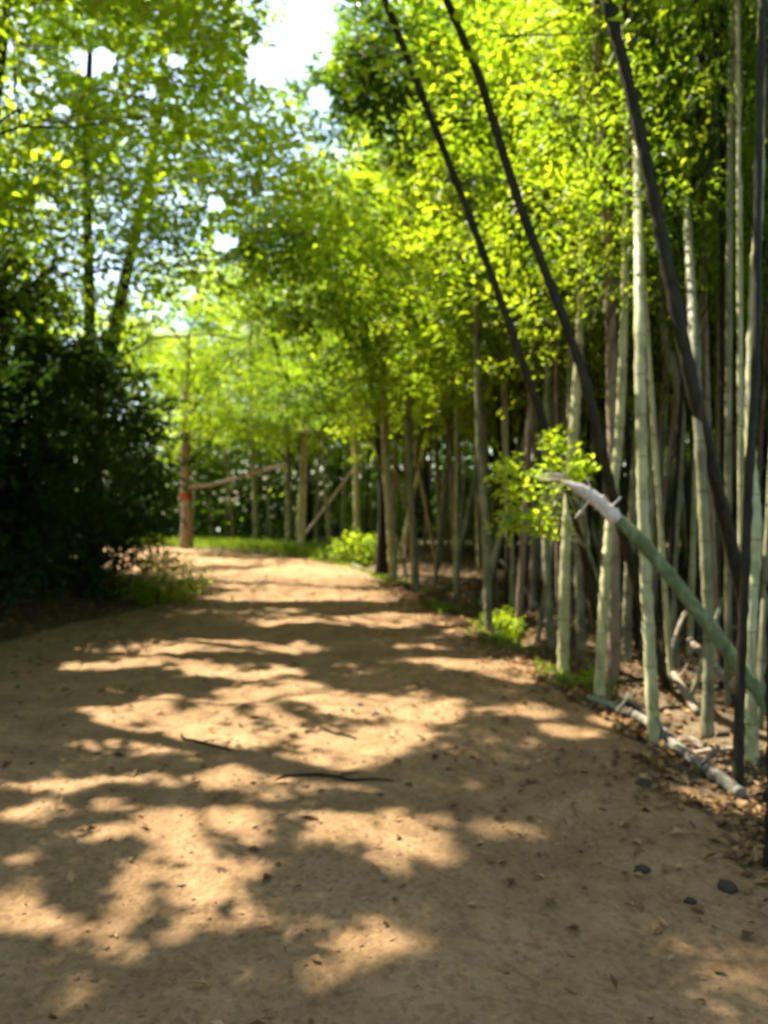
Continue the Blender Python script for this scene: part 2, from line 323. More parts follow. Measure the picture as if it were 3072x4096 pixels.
# ------------------------------------------------------------------ tree builders
def limb_path(a, b, sag=.12, n=9):
    a = np.array(a, float); b = np.array(b, float); t = np.linspace(0, 1, n)[:, None]
    P = a + (b - a) * t; L = np.linalg.norm(b - a)
    P[:, 2] += (np.sin(t[:, 0] * np.pi) * sag * L); P[1:-1] += R.normal(0, .02 * L, (n - 2, 3)); return P
def add_crown(root, base, CC, out, m, size, L, W, mat, trunkP, bark, limbs=5, carve=False, name='crown', twig_r=.006, shade=None):
    """CC in world space. builds crown leaves, main limbs, twigs as parts of root (root at base)"""
    P, D, N, T, o2, sz = sprays(CC, out, m, size)
    keep = np.ones(len(P), bool)
    if carve: keep &= ~sunny(P[:, 0] + SX * P[:, 2], P[:, 1] + SY * P[:, 2])
    keep &= ~skygap(P)
    P, D, N, T = P[keep] - base, D[keep], N[keep], T[keep]; n = len(P)
    crown = link(name, leaf_mesh(name, P, D, N, L * (.7 + .6 * R.random(n)), W * (.75 + .5 * R.random(n)), mat, T), root)
    tw = MB(); sel = (R.random(len(CC)) < .3) & ~skygap(CC) & ~skygap(CC + o2 * .4) & ~skygap(CC - o2 * .4)
    for c, o, s in zip(CC[sel] - base, o2[sel], sz[sel]):
        tw.tube([c - o * s * .6 + [0, 0, .02], c + o * s * .1, c + o * s * .5 - [0, 0, .02]], [twig_r, twig_r * .7, twig_r * .3], 3, False)
    tag(link('twigs', tw.mesh('twigs', bark), root), kind='stuff')
    if limbs and trunkP is not None and len(CC) > limbs:
        # main limbs reach for spread-out spray centres
        pts = CC - base; ids = [R.integers(len(pts))]
        for _ in range(limbs - 1):
            dmin = np.min(np.linalg.norm(pts[:, None] - pts[ids][None], axis=2), axis=1); ids.append(int(np.argmax(dmin * (.7 + .3 * R.random(len(pts))))))
        for k in ids:
            e = pts[k]; e = e * .9 + pts.mean(0) * .1
            zi = np.clip(e[2] - .55 * np.linalg.norm(e[:2] - trunkP[len(trunkP) // 2][:2]), trunkP[0][2] + .35 * (trunkP[-1][2] - trunkP[0][2]), trunkP[-1][2])
            q = trunkP[np.argmin(np.abs(trunkP[:, 2] - zi))]
            lb = MB(); e = q + (e - q) * min(1, 3.6 / np.linalg.norm(e - q)); LP = limb_path(q, e, .10); L0 = np.linalg.norm(e - q); lb.tube(LP, np.linspace(.010 + .006 * L0, .006, len(LP)), 6, False, .05)
            for _ in range(5):
                s = LP[R.integers(2, 8)]; nb = pts[np.argmin(np.linalg.norm(pts - s - R.normal(0, .8, 3), axis=1))]
                if np.linalg.norm(nb - s) < 2.2: lb.tube(limb_path(s, nb, .06, 5), np.linspace(.010, .004, 5), 4, False)
            link('limb', lb.mesh('limb', bark), root)
    return crown
def ellip(c, r, n, shell=.55):
    v = R.normal(size=(n, 3)); v /= np.linalg.norm(v, axis=1)[:, None]; u = (shell + (1 - shell) * R.random(n)) ** .8
    return c + v * r * u[:, None], v
def trunk(root, P, rad, mat, sides=12, lump=.035, name='trunk', n=30, nodes=False):
    P = smoothpath(P, n); r = np.interp(np.linspace(0, 1, n), np.linspace(0, 1, len(rad)), rad)
    if name == 'stem' or nodes:
        q = R.integers(3, 5); kk = np.arange(n); r = r * np.where(kk % q == q - 1, 1.13, 1.0) * (1 + .03 * R.normal(size=n))
    b = MB(); b.tube(P, r, sides, True, lump); o = link(name, b.mesh(name, mat), root); return o, P, r

# ---- near and overhanging trees on the left: their crowns roof the path and hold its light gaps
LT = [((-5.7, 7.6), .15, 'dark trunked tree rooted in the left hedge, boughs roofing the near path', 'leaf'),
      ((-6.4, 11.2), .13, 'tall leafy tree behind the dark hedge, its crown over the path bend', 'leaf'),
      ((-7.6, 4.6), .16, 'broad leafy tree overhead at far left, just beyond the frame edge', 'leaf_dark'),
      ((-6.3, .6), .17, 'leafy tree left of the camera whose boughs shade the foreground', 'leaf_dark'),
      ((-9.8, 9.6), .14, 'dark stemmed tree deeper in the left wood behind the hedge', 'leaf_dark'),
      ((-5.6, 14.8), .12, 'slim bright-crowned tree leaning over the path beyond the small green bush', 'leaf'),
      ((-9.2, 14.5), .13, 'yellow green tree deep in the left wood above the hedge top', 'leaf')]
TR = []
for (b, r, lab, mt) in LT:
    base = np.array([b[0], b[1], float(hgt(b[0], b[1])) - .03]); root = empty('broadleaf_tree', base); tag(root, lab, 'tree')
    lean = R.normal(0, .35, 2) + [.5, 0]
    P = np.array([[0, 0, 0], [lean[0] * .1, lean[1] * .2, 2.2], [lean[0] * .6, lean[1] * .5, 5], [lean[0] * 1.3, lean[1], 8], [lean[0] * 1.9, lean[1], 11]])
    _, TP, _ = trunk(root, P, [r * 1.25, r, r * .85, r * .6, r * .2], M['bark_dark'])
    TR.append((root, base, TP, mt))
# canopy sprays: ground shadow domain x -5..3.5, y 1..14
K = 11500
gxs = R.uniform(-6.0, 4.2, K); gys = R.uniform(-.6, 13.5, K); zz = np.where(R.random(K) < .25, R.uniform(4.6, 7, K), R.uniform(6.5, 14, K))
CC = np.c_[gxs - SX * zz, gys - SY * zz, zz]
# more foliage low down over the left hedge and beyond
K2 = 2600
q = np.c_[R.uniform(-13, -4.3, K2), R.uniform(6, 18, K2), 0 * R.random(K2)]; q[:, 2] = R.uniform(2.6, 7.5, K2) + np.clip(6.5 + q[:, 0], 0, 3) * .5
CC = np.vstack([CC, q])
q = np.c_[R.uniform(.2, 3.2, 2800), R.uniform(.8, 4.2, 2800), R.uniform(9.5, 16, 2800)]; q[:, 0] -= SX * q[:, 2]; q[:, 1] -= SY * q[:, 2]; CC = np.vstack([CC, q])  # unseen sprays added high overhead to shade the near right of the path
clump = fbm(CC[:, 0] * .8 + CC[:, 2] * .5, CC[:, 1] * .8 - CC[:, 2] * .35, 2, 61)
dd = np.hypot(CC[:, 0], CC[:, 1])
CC = CC[(clump > -.34) & (dd > 3.6) & (CC[:, 0] < 2.4)]
bases = np.array([t[1] for t in TR]); own = np.argmin(np.hypot(CC[:, None, 0] - bases[None, :, 0] - 1.1, CC[:, None, 1] - bases[None, :, 1]), axis=1)
for k, (root, base, TP, mt) in enumerate(TR):
    c = CC[own == k]
    if len(c) < 12: continue
    out = c - (base + TP[-8]); out[:, 2] *= .3; out /= np.linalg.norm(out, axis=1)[:, None]
    add_crown(root, base, c, out, 26, .75, .11, .068, M[mt], TP, M['bark_dark'], 5, carve=True)

# ---- dark leaning trees on the right, followed pixel for pixel by eye from their bases
def leaner(name, label, pix, rad, mat, crown=None, cat='tree', side=12, foot=.0, group=None):
    P = np.array([at(*p) for p in pix]); base = P[0].copy(); base[2] = float(hgt(P[0, 0], P[0, 1])) - .03
    P[0, 2] = base[2]
    root = empty(name, base); tag(root, label, cat, group)
    _, TP, _ = trunk(root, P - base, rad, mat, side, .05, 'trunk', 80, True)
    if crown:
        n, rr, lm, zc, L = crown
        tip = TP[-1] + base; c, v = ellip(tip + np.array([0, 0, zc]), np.array(rr), n)
        add_crown(root, base, c, v, 26, .7, L, L * .58, M[lm], TP, mat, 5, carve=True)
    return root, TP
leaner('leaning_tree', 'dark thin leaning trunk reaching farthest left at the top, above the broken bough', [(604, 664, 7.5), (590, 585, 7.0), (571, 501, 6.5), (546, 430, 6.3), (509, 324, 6.2), (463, 199, 6.2), (420, 90, 6.2), (385, 0, 6.2), (345, -100, 6.2)],
       [.036, .034, .032, .031, .030, .029, .028, .026, .022], M['bark_pole'], (170, (1.6, 1.6, .8), 'leaf_dark', 1.2, .09))
leaner('leaning_tree', 'dark leaning trunk in the middle of the three, crossing behind the broken pale bough', [(668, 690, 6.5), (641, 600, 6.1), (616, 509, 5.8), (596, 425, 5.7), (575, 350, 5.7), (518, 199, 5.7), (480, 80, 5.7), (447, 0, 5.7), (400, -120, 5.7)],
       [.042, .039, .037, .036, .034, .032, .030, .028, .024], M['bark_pole'], (170, (1.8, 1.8, .8), 'leaf', 1.6, .09))
leaner('leaning_tree', 'thickest dark leaning trunk, rightmost of the three slanted ones', [(762, 712, 5.8), (745, 605, 5.6), (722, 509, 5.5), (694, 393, 5.4), (672, 290, 5.4), (648, 171, 5.4), (625, 70, 5.4), (606, 0, 5.4), (575, -120, 5.4)],
       [.055, .051, .049, .047, .045, .043, .041, .039, .034], M['bark_pole'], (170, (1.9, 1.9, .8), 'leaf', 1.9, .09))
leaner('upright_tree', 'dark upright trunk by the right edge, rising from behind the fallen log end', [(737, 780, 4.45), (740, 700, 4.5), (744, 600, 4.5), (749, 480, 4.5), (756, 360, 4.5), (758, 200, 4.5), (760, 100, 4.5), (763, 0, 4.5), (768, -150, 4.5)],
       [.034, .028, .026, .025, .024, .023, .022, .021, .02], M['bark_pole'], (70, (1.4, 1.4, .8), 'leaf', 2.2, .085))
leaner('upright_tree', 'very dark nearest trunk cut off by the lower right edge of the picture', [(792, 872, 3.3), (788, 780, 3.35), (786, 640, 3.4), (790, 480, 3.4), (800, 200, 3.4), (812, -100, 3.4), (830, -500, 3.4)],
       [.11, .085, .075, .07, .06, .05, .04], M['bark_dark'], (70, (1.4, 1.4, .8), 'leaf', 1.6, .085))

# ---- slender pale trees of the right-hand grove
def crown_var(seed, z0, z1, rad, n, m, leafmat_, L=.085):
    """a crown mesh of sprays round a stem, local to the point of the stem at height 0"""
    z = R.uniform(z0, z1, n) if True else 0
    th = R.uniform(0, 2 * np.pi, n); rr = rad * (0.35 + .75 * R.random(n)) * (1 - .55 * ((z - z0) / (z1 - z0)) ** 2)
    out = np.c_[np.cos(th), np.sin(th), .2 + 0 * th]; c = np.c_[np.cos(th) * rr, np.sin(th) * rr, z - rr * .12]
    keep = fbm(c[:, 0] * 1.0 + seed * 7, c[:, 2] * .9 + c[:, 1] * .6, 2, seed) > -.2; c = c[keep]; out = out[keep]
    P, D, N, T, o2, sz = sprays(c, out, m, .62)
    n_ = len(P); me = leaf_mesh('crown', P, D, N, 1.15 * L * (.7 + .6 * R.random(n_)), L * .4 * (.75 + .5 * R.random(n_)), leafmat_, T)
    tw = MB()
    for cc, o, s in zip(c[::4], o2[::4], sz[::4]):
        hh = np.hypot(cc[0], cc[1]); w1 = R.normal(0, .06, 3)
        tw.tube(smoothpath([cc * [0, 0, 1] - [0, 0, .75 * hh], cc * [.45, .45, 1] - [0, 0, .28 * hh] + w1, cc * [.8, .8, 1] - w1 * .5, cc + o * s * .45], 7), np.linspace(.009, .002, 7), 3, False)
    return me, tw
GV = []
for s in range(6):
    me, tw = crown_var(s, [3.3, 3.9, 3.0, 4.3, 3.6, 3.3][s], [9.5, 10.5, 9, 11, 10, 9.5][s], [1.3, 1.5, 1.2, 1.5, 1.4, 1.3][s], 400, 22, M['leaf'] if s not in (1, 4) else M['leaf_mid'])
    GV.append((me, tw.mesh('twigs', M['bark_dark'])))
def slender(label, pix, rad, mat, var, rz=0, crown=True, group='slender pale trees of the right-hand grove', name='slender_tree', czoff=0, cs=1.0):
    P = np.array([at(*p) for p in pix]); base = P[0].copy(); base[2] = float(hgt(P[0, 0], P[0, 1])) - .03; P[0, 2] = base[2]
    d = P[-1] - P[-2]; d /= np.linalg.norm(d); zt = 10.0
    zt += czoff
    d = d * .3 + np.array([0, 0, .75]); d /= np.linalg.norm(d)
    if P[-1, 2] < zt: P = np.vstack([P, P[-1] + d * (zt - P[-1, 2]) * .5, P[-1] + d * (zt - P[-1, 2])])
    root = empty(name, base); tag(root, label, 'tree', group)
    _, TP, _ = trunk(root, P - base, [rad * 1.15, rad, rad * .95, rad * .7, rad * .25], M[mat], 10, .03, 'stem', 110)
    if crown:
        q = TP[np.argmin(np.abs(TP[:, 2] - 4.5 - czoff))]
        o = link('crown', GV[var][0], root, (q[0], q[1], czoff)); o.rotation_euler = (0, 0, rz); o.scale = (cs, cs, 1)
        t = tag(link('twigs', GV[var][1], root, (q[0], q[1], czoff)), kind='stuff'); t.rotation_euler = (0, 0, rz); t.scale = (cs, cs, 1)
    return root
HS = [
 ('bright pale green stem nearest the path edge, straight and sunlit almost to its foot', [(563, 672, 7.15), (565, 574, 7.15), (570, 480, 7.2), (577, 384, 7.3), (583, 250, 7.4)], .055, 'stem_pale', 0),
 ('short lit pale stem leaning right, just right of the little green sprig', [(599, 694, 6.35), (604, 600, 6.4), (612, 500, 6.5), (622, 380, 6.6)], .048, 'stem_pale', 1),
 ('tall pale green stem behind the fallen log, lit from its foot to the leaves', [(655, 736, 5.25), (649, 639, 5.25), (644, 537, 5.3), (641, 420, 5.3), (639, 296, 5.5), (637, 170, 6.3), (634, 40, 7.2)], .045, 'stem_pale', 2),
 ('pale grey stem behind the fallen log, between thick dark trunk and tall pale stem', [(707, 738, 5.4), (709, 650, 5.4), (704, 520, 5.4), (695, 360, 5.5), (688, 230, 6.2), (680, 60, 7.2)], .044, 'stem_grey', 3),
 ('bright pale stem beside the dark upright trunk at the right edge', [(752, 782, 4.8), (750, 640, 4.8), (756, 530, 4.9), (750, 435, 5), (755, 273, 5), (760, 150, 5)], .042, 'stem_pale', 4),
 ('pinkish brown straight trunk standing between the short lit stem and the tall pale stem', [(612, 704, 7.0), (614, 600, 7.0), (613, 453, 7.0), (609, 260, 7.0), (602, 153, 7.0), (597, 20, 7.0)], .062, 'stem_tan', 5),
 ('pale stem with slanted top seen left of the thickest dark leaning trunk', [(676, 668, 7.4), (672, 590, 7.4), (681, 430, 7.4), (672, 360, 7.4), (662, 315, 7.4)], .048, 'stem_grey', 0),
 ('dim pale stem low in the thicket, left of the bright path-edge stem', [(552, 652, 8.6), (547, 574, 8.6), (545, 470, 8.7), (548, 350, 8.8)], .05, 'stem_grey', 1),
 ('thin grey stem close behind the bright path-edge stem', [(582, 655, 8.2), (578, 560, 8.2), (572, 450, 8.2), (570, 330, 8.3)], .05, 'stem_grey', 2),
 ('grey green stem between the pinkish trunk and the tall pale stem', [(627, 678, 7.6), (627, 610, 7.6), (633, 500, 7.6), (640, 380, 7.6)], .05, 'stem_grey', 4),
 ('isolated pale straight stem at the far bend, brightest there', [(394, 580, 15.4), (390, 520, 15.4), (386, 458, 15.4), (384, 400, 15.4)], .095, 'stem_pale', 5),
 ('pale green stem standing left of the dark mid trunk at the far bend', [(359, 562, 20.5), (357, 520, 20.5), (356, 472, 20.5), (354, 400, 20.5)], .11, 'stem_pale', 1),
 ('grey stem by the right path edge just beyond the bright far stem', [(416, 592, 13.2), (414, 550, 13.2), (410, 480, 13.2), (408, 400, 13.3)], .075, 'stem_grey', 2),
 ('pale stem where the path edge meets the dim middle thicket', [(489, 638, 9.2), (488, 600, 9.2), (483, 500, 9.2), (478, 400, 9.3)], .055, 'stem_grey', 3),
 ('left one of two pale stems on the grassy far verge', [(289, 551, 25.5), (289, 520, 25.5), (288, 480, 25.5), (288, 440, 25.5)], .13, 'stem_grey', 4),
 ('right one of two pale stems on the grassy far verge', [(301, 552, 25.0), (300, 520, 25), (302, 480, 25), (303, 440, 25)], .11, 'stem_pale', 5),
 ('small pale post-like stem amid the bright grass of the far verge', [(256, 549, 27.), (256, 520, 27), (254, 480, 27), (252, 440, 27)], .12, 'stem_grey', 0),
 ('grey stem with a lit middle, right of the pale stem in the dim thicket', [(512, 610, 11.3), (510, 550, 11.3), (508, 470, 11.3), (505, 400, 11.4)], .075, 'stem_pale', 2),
]
for k, (lab, pix, r, mt, v) in enumerate(HS):
    slender(lab, pix, r * .84, mt, v, R.uniform(0, 6.28), True, None, czoff=2.2 if pix[0][2] < 6.2 else .2, cs=.62 if pix[0][2] < 9.5 else 1.0)
# fill of the grove: prototypes then copies
protos = []
for s in range(6):
    root = empty('grove_tree', (0, 0, 0)); lx, ly = R.normal(-.02, .05, 2)
    P = np.array([[0, 0, 0], [lx * 2, ly * 2, 2.5], [lx * 4 + .05, ly * 4, 5], [lx * 8, ly * 8, 8], [lx * 12, ly * 10, 10.2]])
    mt = ['stem_grey', 'stem_pale', 'stem_tan', 'bark_brown', 'bark_dark', 'stem_grey'][s]
    trunk(root, P, [.043, .038, .032, .022, .009], M[mt], 8, .03, 'stem', 90)
    for nm, me in (('crown', GV[s][0]), ('twigs', GV[s][1])):
        o = link(nm, me, root, (lx * 4, ly * 4, -.3 if s % 2 else .2)); o.rotation_euler = (0, 0, R.uniform(0, 6))
        if nm == 'twigs': tag(o, kind='stuff')
    protos.append(root)
pos = []; tries = 0
hand = [at(*h[1][0])[:2] for h in HS]
verge = [np.array([-7.6 + k * .55 + R.normal(0, .12), R.uniform(27.2, 34)]) for k in range(15)]
while len(pos) < 235 and tries < 20000:
    tries += 1
    y = 5.0 + 19 * R.random() ** 1.25; x = redge(y) + .5 + (y * .56 - redge(y) + .6) * R.random()
    if y < 6.4 and x < 2.35: continue
    if y > 18 and x < redge(y) + 1.2: continue
    p = np.array([x, y]); md = .26 if y < 12 else .55
    if all(np.hypot(*(p - q)) > md for q in pos) and all(np.hypot(*(p - q)) > .28 for q in hand): pos.append(p)
pos += verge
ZL = {'near': ('slim stem in the shaded thicket behind the lit front poles by the fallen log', 'shaded near stems of the right-hand grove'),
      'mid': ('thin stem in the dim middle of the right-hand grove, under the bright leaves', 'dim middle stems of the right-hand grove'),
      'far': ('faint slender stem at the back of the grove toward the path bend', 'faint stems at the back of the grove')}
used = set(); LAND = [(563, 'the bright path-edge stem'), (606, 'the short lit stem'), (614, 'the pinkish brown trunk'), (650, 'the tall pale stem'), (706, 'the pale grey log-side stem'), (752, 'the dark upright trunk'), (488, 'the mid path-edge stem'), (390, 'the bright far stem')]
KIND = ['grey', 'pale green', 'tan', 'brown', 'near-black', 'mottled grey']; seen_l = {}
for n, p in enumerate(pos):
    s = int(R.integers(6)); used.add(s); r = copy_tree(protos[s])
    tl = .05 if R.random() < .7 else .16
    if p[1] < 10.5: tl = min(tl, .06)
    r.location = (p[0], p[1], float(hgt(*p)) - .06); r.rotation_euler = (R.normal(0, tl * .6), R.normal(0, tl), R.uniform(0, 6.28))
    z = 'near' if p[1] < 9 else 'mid' if p[1] < 17 else 'far'
    k = R.uniform(.85, 1.2) * (1.25 if z == 'far' else 1.0); thin_ = p[1] < 9.5 or R.random() < .35
    r.scale = (k * (.62 if thin_ else .95), k * (.62 if thin_ else .95), 1.55 if p[1] < 6.6 else R.uniform(.95, 1.2))
    lab = ZL[z][0]
    if True:
        px = 384 + p[0] / p[1] * FPX
        if px > 775: lab = z + ' ' + KIND[s] + ' stem of the grove at or beyond the right picture edge'
        else:
            lx_, ln = min(LAND, key=lambda q: abs(q[0] - px)); dpx = px - lx_
            rel = 'directly behind' if abs(dpx) < 7 else ('just right of' if dpx > 0 else 'just left of') if abs(dpx) < 18 else ('well right of' if dpx > 0 else 'well left of')
            lab = '%s %s stem %s %s' % ('slim shaded' if z == 'near' else 'dim farther' if z == 'mid' else 'faint distant', KIND[s], rel, ln)
        seen_l.setdefault(lab, []).append((p[1], r))
    if p[1] < 13 and p[0] > .34 * p[1] and n % 5 < 3:      # crowns left off these poles to let more sun into the grove
        for ch in list(r.children):
            if ch.name.startswith(('crown', 'twigs')): bpy.data.objects.remove(ch)
    tag(r, lab, 'tree', ZL[z][1])

for q in protos:
    for ch in list(q.children): bpy.data.objects.remove(ch)
    bpy.data.objects.remove(q)
for lab, L_ in seen_l.items():
    if len(L_) > 1:
        L_.sort(key=lambda q: q[0])
        for w_, q in zip(['nearest', 'second nearest', 'third nearest', 'fourth nearest', 'fifth nearest', 'sixth nearest', 'seventh nearest', 'eighth nearest', 'ninth nearest', 'tenth nearest', 'eleventh nearest', 'twelfth nearest', 'thirteenth nearest', 'fourteenth nearest'], L_): q[1]['label'] = w_ + ' ' + lab
# ---- middle and far broadleaf trees
BV = []
for s in range(5):
    cs = []; vs = []
    for q in range(7):
        th = R.uniform(0, 6.28); c = np.array([math.cos(th) * R.uniform(.3, 2), math.sin(th) * R.uniform(.3, 2), R.uniform(3.4, 9.5)])
        a, v = ellip(c, np.array([1.7, 1.7, .95]), 85, .5); cs.append(a); vs.append(v)
    c = np.vstack(cs); v = np.vstack(vs); P, D, N, T, o2, sz = sprays(c, v, 24, .8); n_ = len(P)
    mt = M['leaf'] if s != 2 else M['leaf_mid']
    me = leaf_mesh('crown', P, D, N, .115 * (.7 + .6 * R.random(n_)), .056 * (.75 + .5 * R.random(n_)), mt, T)
    lbs = []
    for q in range(9):
        lb = MB(); e = c[R.integers(len(c))]; lb.tube(limb_path([0, 0, max(1.8, e[2] - 2.2)], e, .08), np.linspace(.05, .012, 9), 5, False); lbs.append(lb.mesh('limb', M['bark_dark']))
    BV.append((me, lbs))
BT = [((-12.5, 13.5), .15, 0, 1.0, 'bark_dark', 'leafy tree at the left picture edge behind the tall dark bushes'),
      ((-11.8, 18.8), .15, 2, 1.15, 'bark_dark', 'leafy tree behind the slim bright-crowned one, upper left'),
      ((-17.0, 19.0), .15, 4, 1.2, 'bark_dark', 'tree deep in the left wood at the picture edge'),
      ((-9.5, 17.6), .13, 3, 1.1, 'bark_dark', 'tree in the left wood just inside the bend, crown high above it'),
      ((6.2, 11.8), .13, 4, .95, 'bark_dark', 'bright crowned tree over the near middle of the grove'),
      ((2.6, 16.5), .13, 1, .95, 'bark_dark', 'bright crowned tree beside the dark shaded middle tree'),
      ((12.5, 15.0), .15, 3, 1.1, 'bark_dark', 'leafy tree at the far right edge of the grove'),
      ((-9.5, 38.5), .16, 0, 1.0, 'bark_brown', 'sunlit yellow green tree on the far verge left of the path bend'),
      ((-4.0, 36.5), .17, 1, 1.05, 'bark_dark', 'bright tree behind the grassy far verge, above the path end'),
      ((.8, 23.5), .14, 2, .95, 'bark_dark', 'leafy tree standing right of the path end, bright crown'),
      ((-11.0, 15.6), .15, 3, 1.0, 'bark_dark', 'light green tree at upper left beyond the dark hedge'),
      ((-18., 34.0), .16, 4, 1.1, 'bark_dark', 'pale yellow tree beyond the bend, far left of the verge'),
      ((4.2, 19.5), .13, 0, 1.0, 'bark_dark', 'bright leafy tree above the middle of the grove'),
      ((8.2, 15.5), .15, 2, 1.05, 'bark_dark', 'bright leafy tree above the right part of the grove'),
      ((10.5, 20.0), .15, 1, 1.1, 'bark_brown', 'big leafy tree at the back of the grove, far right'),
      ((-14.2, 18.3), .15, 1, 1.15, 'bark_dark', 'tree deep in the left wood behind the light green one'),
      ((1.5, 32.0), .17, 3, 1.2, 'bark_dark', 'tall tree far behind the grove, in the middle of the picture'),
      ((7.0, 28.5), .17, 4, 1.2, 'bark_dark', 'tall tree far behind the grove, right of the middle one'),
      ((-7.0, 43.0), .17, 2, 1.2, 'bark_dark', 'farthest tree beyond the grassy verge, seen over the path end')]
for k, (b, r, v, scl, bk, lab) in enumerate(BT):
    base = np.array([b[0], b[1], float(hgt(*b)) - .03]); root = empty('broadleaf_tree', base, 0); tag(root, lab, 'tree')
    _, TP, _ = trunk(root, [(0, 0, 0), (.1, 0, 2.5), (-.1, .1, 5), (.15, 0, 7.5), (0, 0, 9.5)], [r * 1.2, r, r * .8, r * .5, r * .15], M[bk], 10)
    for q in [link('crown', BV[v][0], root)] + [link('limb', m_, root) for m_ in BV[v][1]]: q.rotation_euler = (0, 0, k * 1.3); q.scale = (scl, scl, scl)
# brown trunk with a red mark at the path end
b = at(186, 549, 25.2); base = np.array([b[0], b[1], float(hgt(b[0], b[1])) - .03])
root = empty('broadleaf_tree', base); tag(root, 'brown trunk with a red mark at the far end of the path', 'tree')
_, TP, _ = trunk(root, [(0, 0, 0), (.03, 0, 1.2), (-.02, 0, 2.4), (0, 0, 4), (.1, 0, 7)], [.22, .19, .17, .14, .06], M['bark_brown'])
o = link('crown', BV[3][0], root); o.rotation_euler = (0, 0, 2.0); [link('limb', m_, root) for m_ in BV[3][1]]
mb = MB(); mb.tube(smoothpath([(.03, 0, 1.62), (.01, 0, 1.74), (0, 0, 1.86)], 5), .193, 14, False); link('painted_band', mb.mesh('painted_band', M['red_paint']), root)
lbp = np.array([at(187, 487, 25.2), at(210, 485, 24.2), at(240, 477, 23), at(283, 465, 21.5)]) - base
mb = MB(); mb.tube(smoothpath(lbp, 18), np.linspace(.06, .035, 18), 7, True, .05)
tag(link('low_branch', mb.mesh('low_branch', M['bark_brown']), root), 'bare brown branch sweeping sideways over the path end')
# dark tree in the middle
def big_dark(base2, blobs, trunkpts, rad, lab, lm='leaf_dark', bark='bark_dark', L=.1, n=110, m=24, carve=False):
    base = np.array([base2[0], base2[1], float(hgt(*base2)) - .03]); root = empty('broadleaf_tree', base); tag(root, lab, 'tree')
    _, TP, _ = trunk(root, np.array(trunkpts, float), rad, M[bark])
    cs = []; vs = []
    for (c, r) in blobs:
        a, v = ellip(np.array(c), np.array(r), n, .4); cs.append(a); vs.append(v)
    add_crown(root, base, np.vstack(cs), np.vstack(vs), m, .75, L, L * .6, M[lm], TP, M[bark], 7, carve=carve)
    return root
big_dark((-.05, 16.6), [(at(330, 250, 15), (1.6, 1.5, .8)), (at(300, 300, 14.5), (1.3, 1.3, .6)), (at(345, 330, 15), (1.5, 1.4, .7)), (at(370, 200, 15.5), (1.3, 1.3, .9)), (at(275, 240, 14), (1., 1., .5)), (at(330, 395, 16), (1.4, 1.2, .45))],
         [(0, 0, 0), (.05, 0, 2), (-.15, -.2, 4), (-.5, -.6, 6), (-.9, -1, 8)], [.15, .13, .11, .08, .03], 'dark shaded tree in the middle whose crown hangs over the path end')
big_dark((2.2, 13.2), [(at(355, 30, 11), (.9, 1.2, .9)), (at(400, 60, 11), (1.1, 1.2, .8)), (at(350, 85, 11.5), (.7, 1, .5)), (at(430, 130, 12), (.9, 1.1, .6)), (at(470, 20, 12), (1.2, 1.2, .8))],
         [(0, 0, 0), (-.1, 0, 2), (-.4, -.2, 4.5), (-1.0, -.6, 7), (-1.6, -1, 9)], [.12, .10, .08, .06, .03], 'dark crowned tree right of the white sky gap at the top')
big_dark((-6.6, 17.0), [(at(200, 150, 18), (2.1, 1.8, .9)), (at(150, 190, 17), (1.8, 1.6, .9)), (at(235, 180, 18), (1.3, 1.5, .8)), (at(120, 130, 17), (1.6, 1.6, .9)), (at(200, 100, 17.5), (1.4, 1.5, .8)), (at(180, 250, 18.5), (1.4, 1.4, .6)), (at(215, 20, 17), (.7, 1.2, .7)), (at(160, 20, 17), (1.2, 1.2, .8))],
         [(0, 0, 0), (.25, 0, 3), (.7, .2, 6), (1.3, .4, 9), (1.7, .5, 12)], [.2, .17, .14, .1, .03], 'tall green tree left of the white sky gap', 'leaf', carve=True)
big_dark((-2.6, 25.5), [(at(150, 360, 22), (2.0, 1.6, .8)), (at(210, 350, 22), (1.8, 1.6, .8)), (at(255, 380, 23), (1.8, 1.6, .7)), (at(200, 405, 22), (2.2, 1.6, .5)), (at(290, 430, 21), (1.0, 1, .45)), (at(120, 330, 20), (1.4, 1.4, .6)), (at(240, 425, 24), (2.4, 1, .4)), (at(330, 440, 25), (1.6, 1, .5)), (at(298, 482, 20), (.6, .6, .3))],
         [(0, 0, 0), (.05, 0, 2), (-.15, -.6, 4), (-.5, -1.6, 5.5), (-.9, -2, 7)], [.2, .17, .14, .1, .03], 'low bright yellow green tree hanging over the path bend', 'leaf', n=140, carve=True)

# ---- far wood closing every view
n = 15000; th = R.uniform(-1.35, 1.35, n); rd = R.uniform(33, 50, n); z = 14 * R.random(n) ** 1.5
c = np.c_[np.sin(th) * rd, np.cos(th) * rd, z]; c = c[(fbm(c[:, 0] * .3, c[:, 2] * .5, 2, 55) + .35 - z * .03 > 0) | (z < 5)]
v = -c * [1, 1, 0]; v /= np.linalg.norm(v, axis=1)[:, None]
P, D, N, T, o2, sz = sprays(c, v, 16, 2.2); k = ~skygap(P); P, D, N, T = P[k], D[k], N[k], T[k]; n_ = len(P)
tag(link('far_wood', leaf_mesh('far_wood', P, D, N, .42, .28, M['leaf_dark'], T)), 'hazy mass of distant trees behind the grove and path bend', 'woodland', kind='stuff')
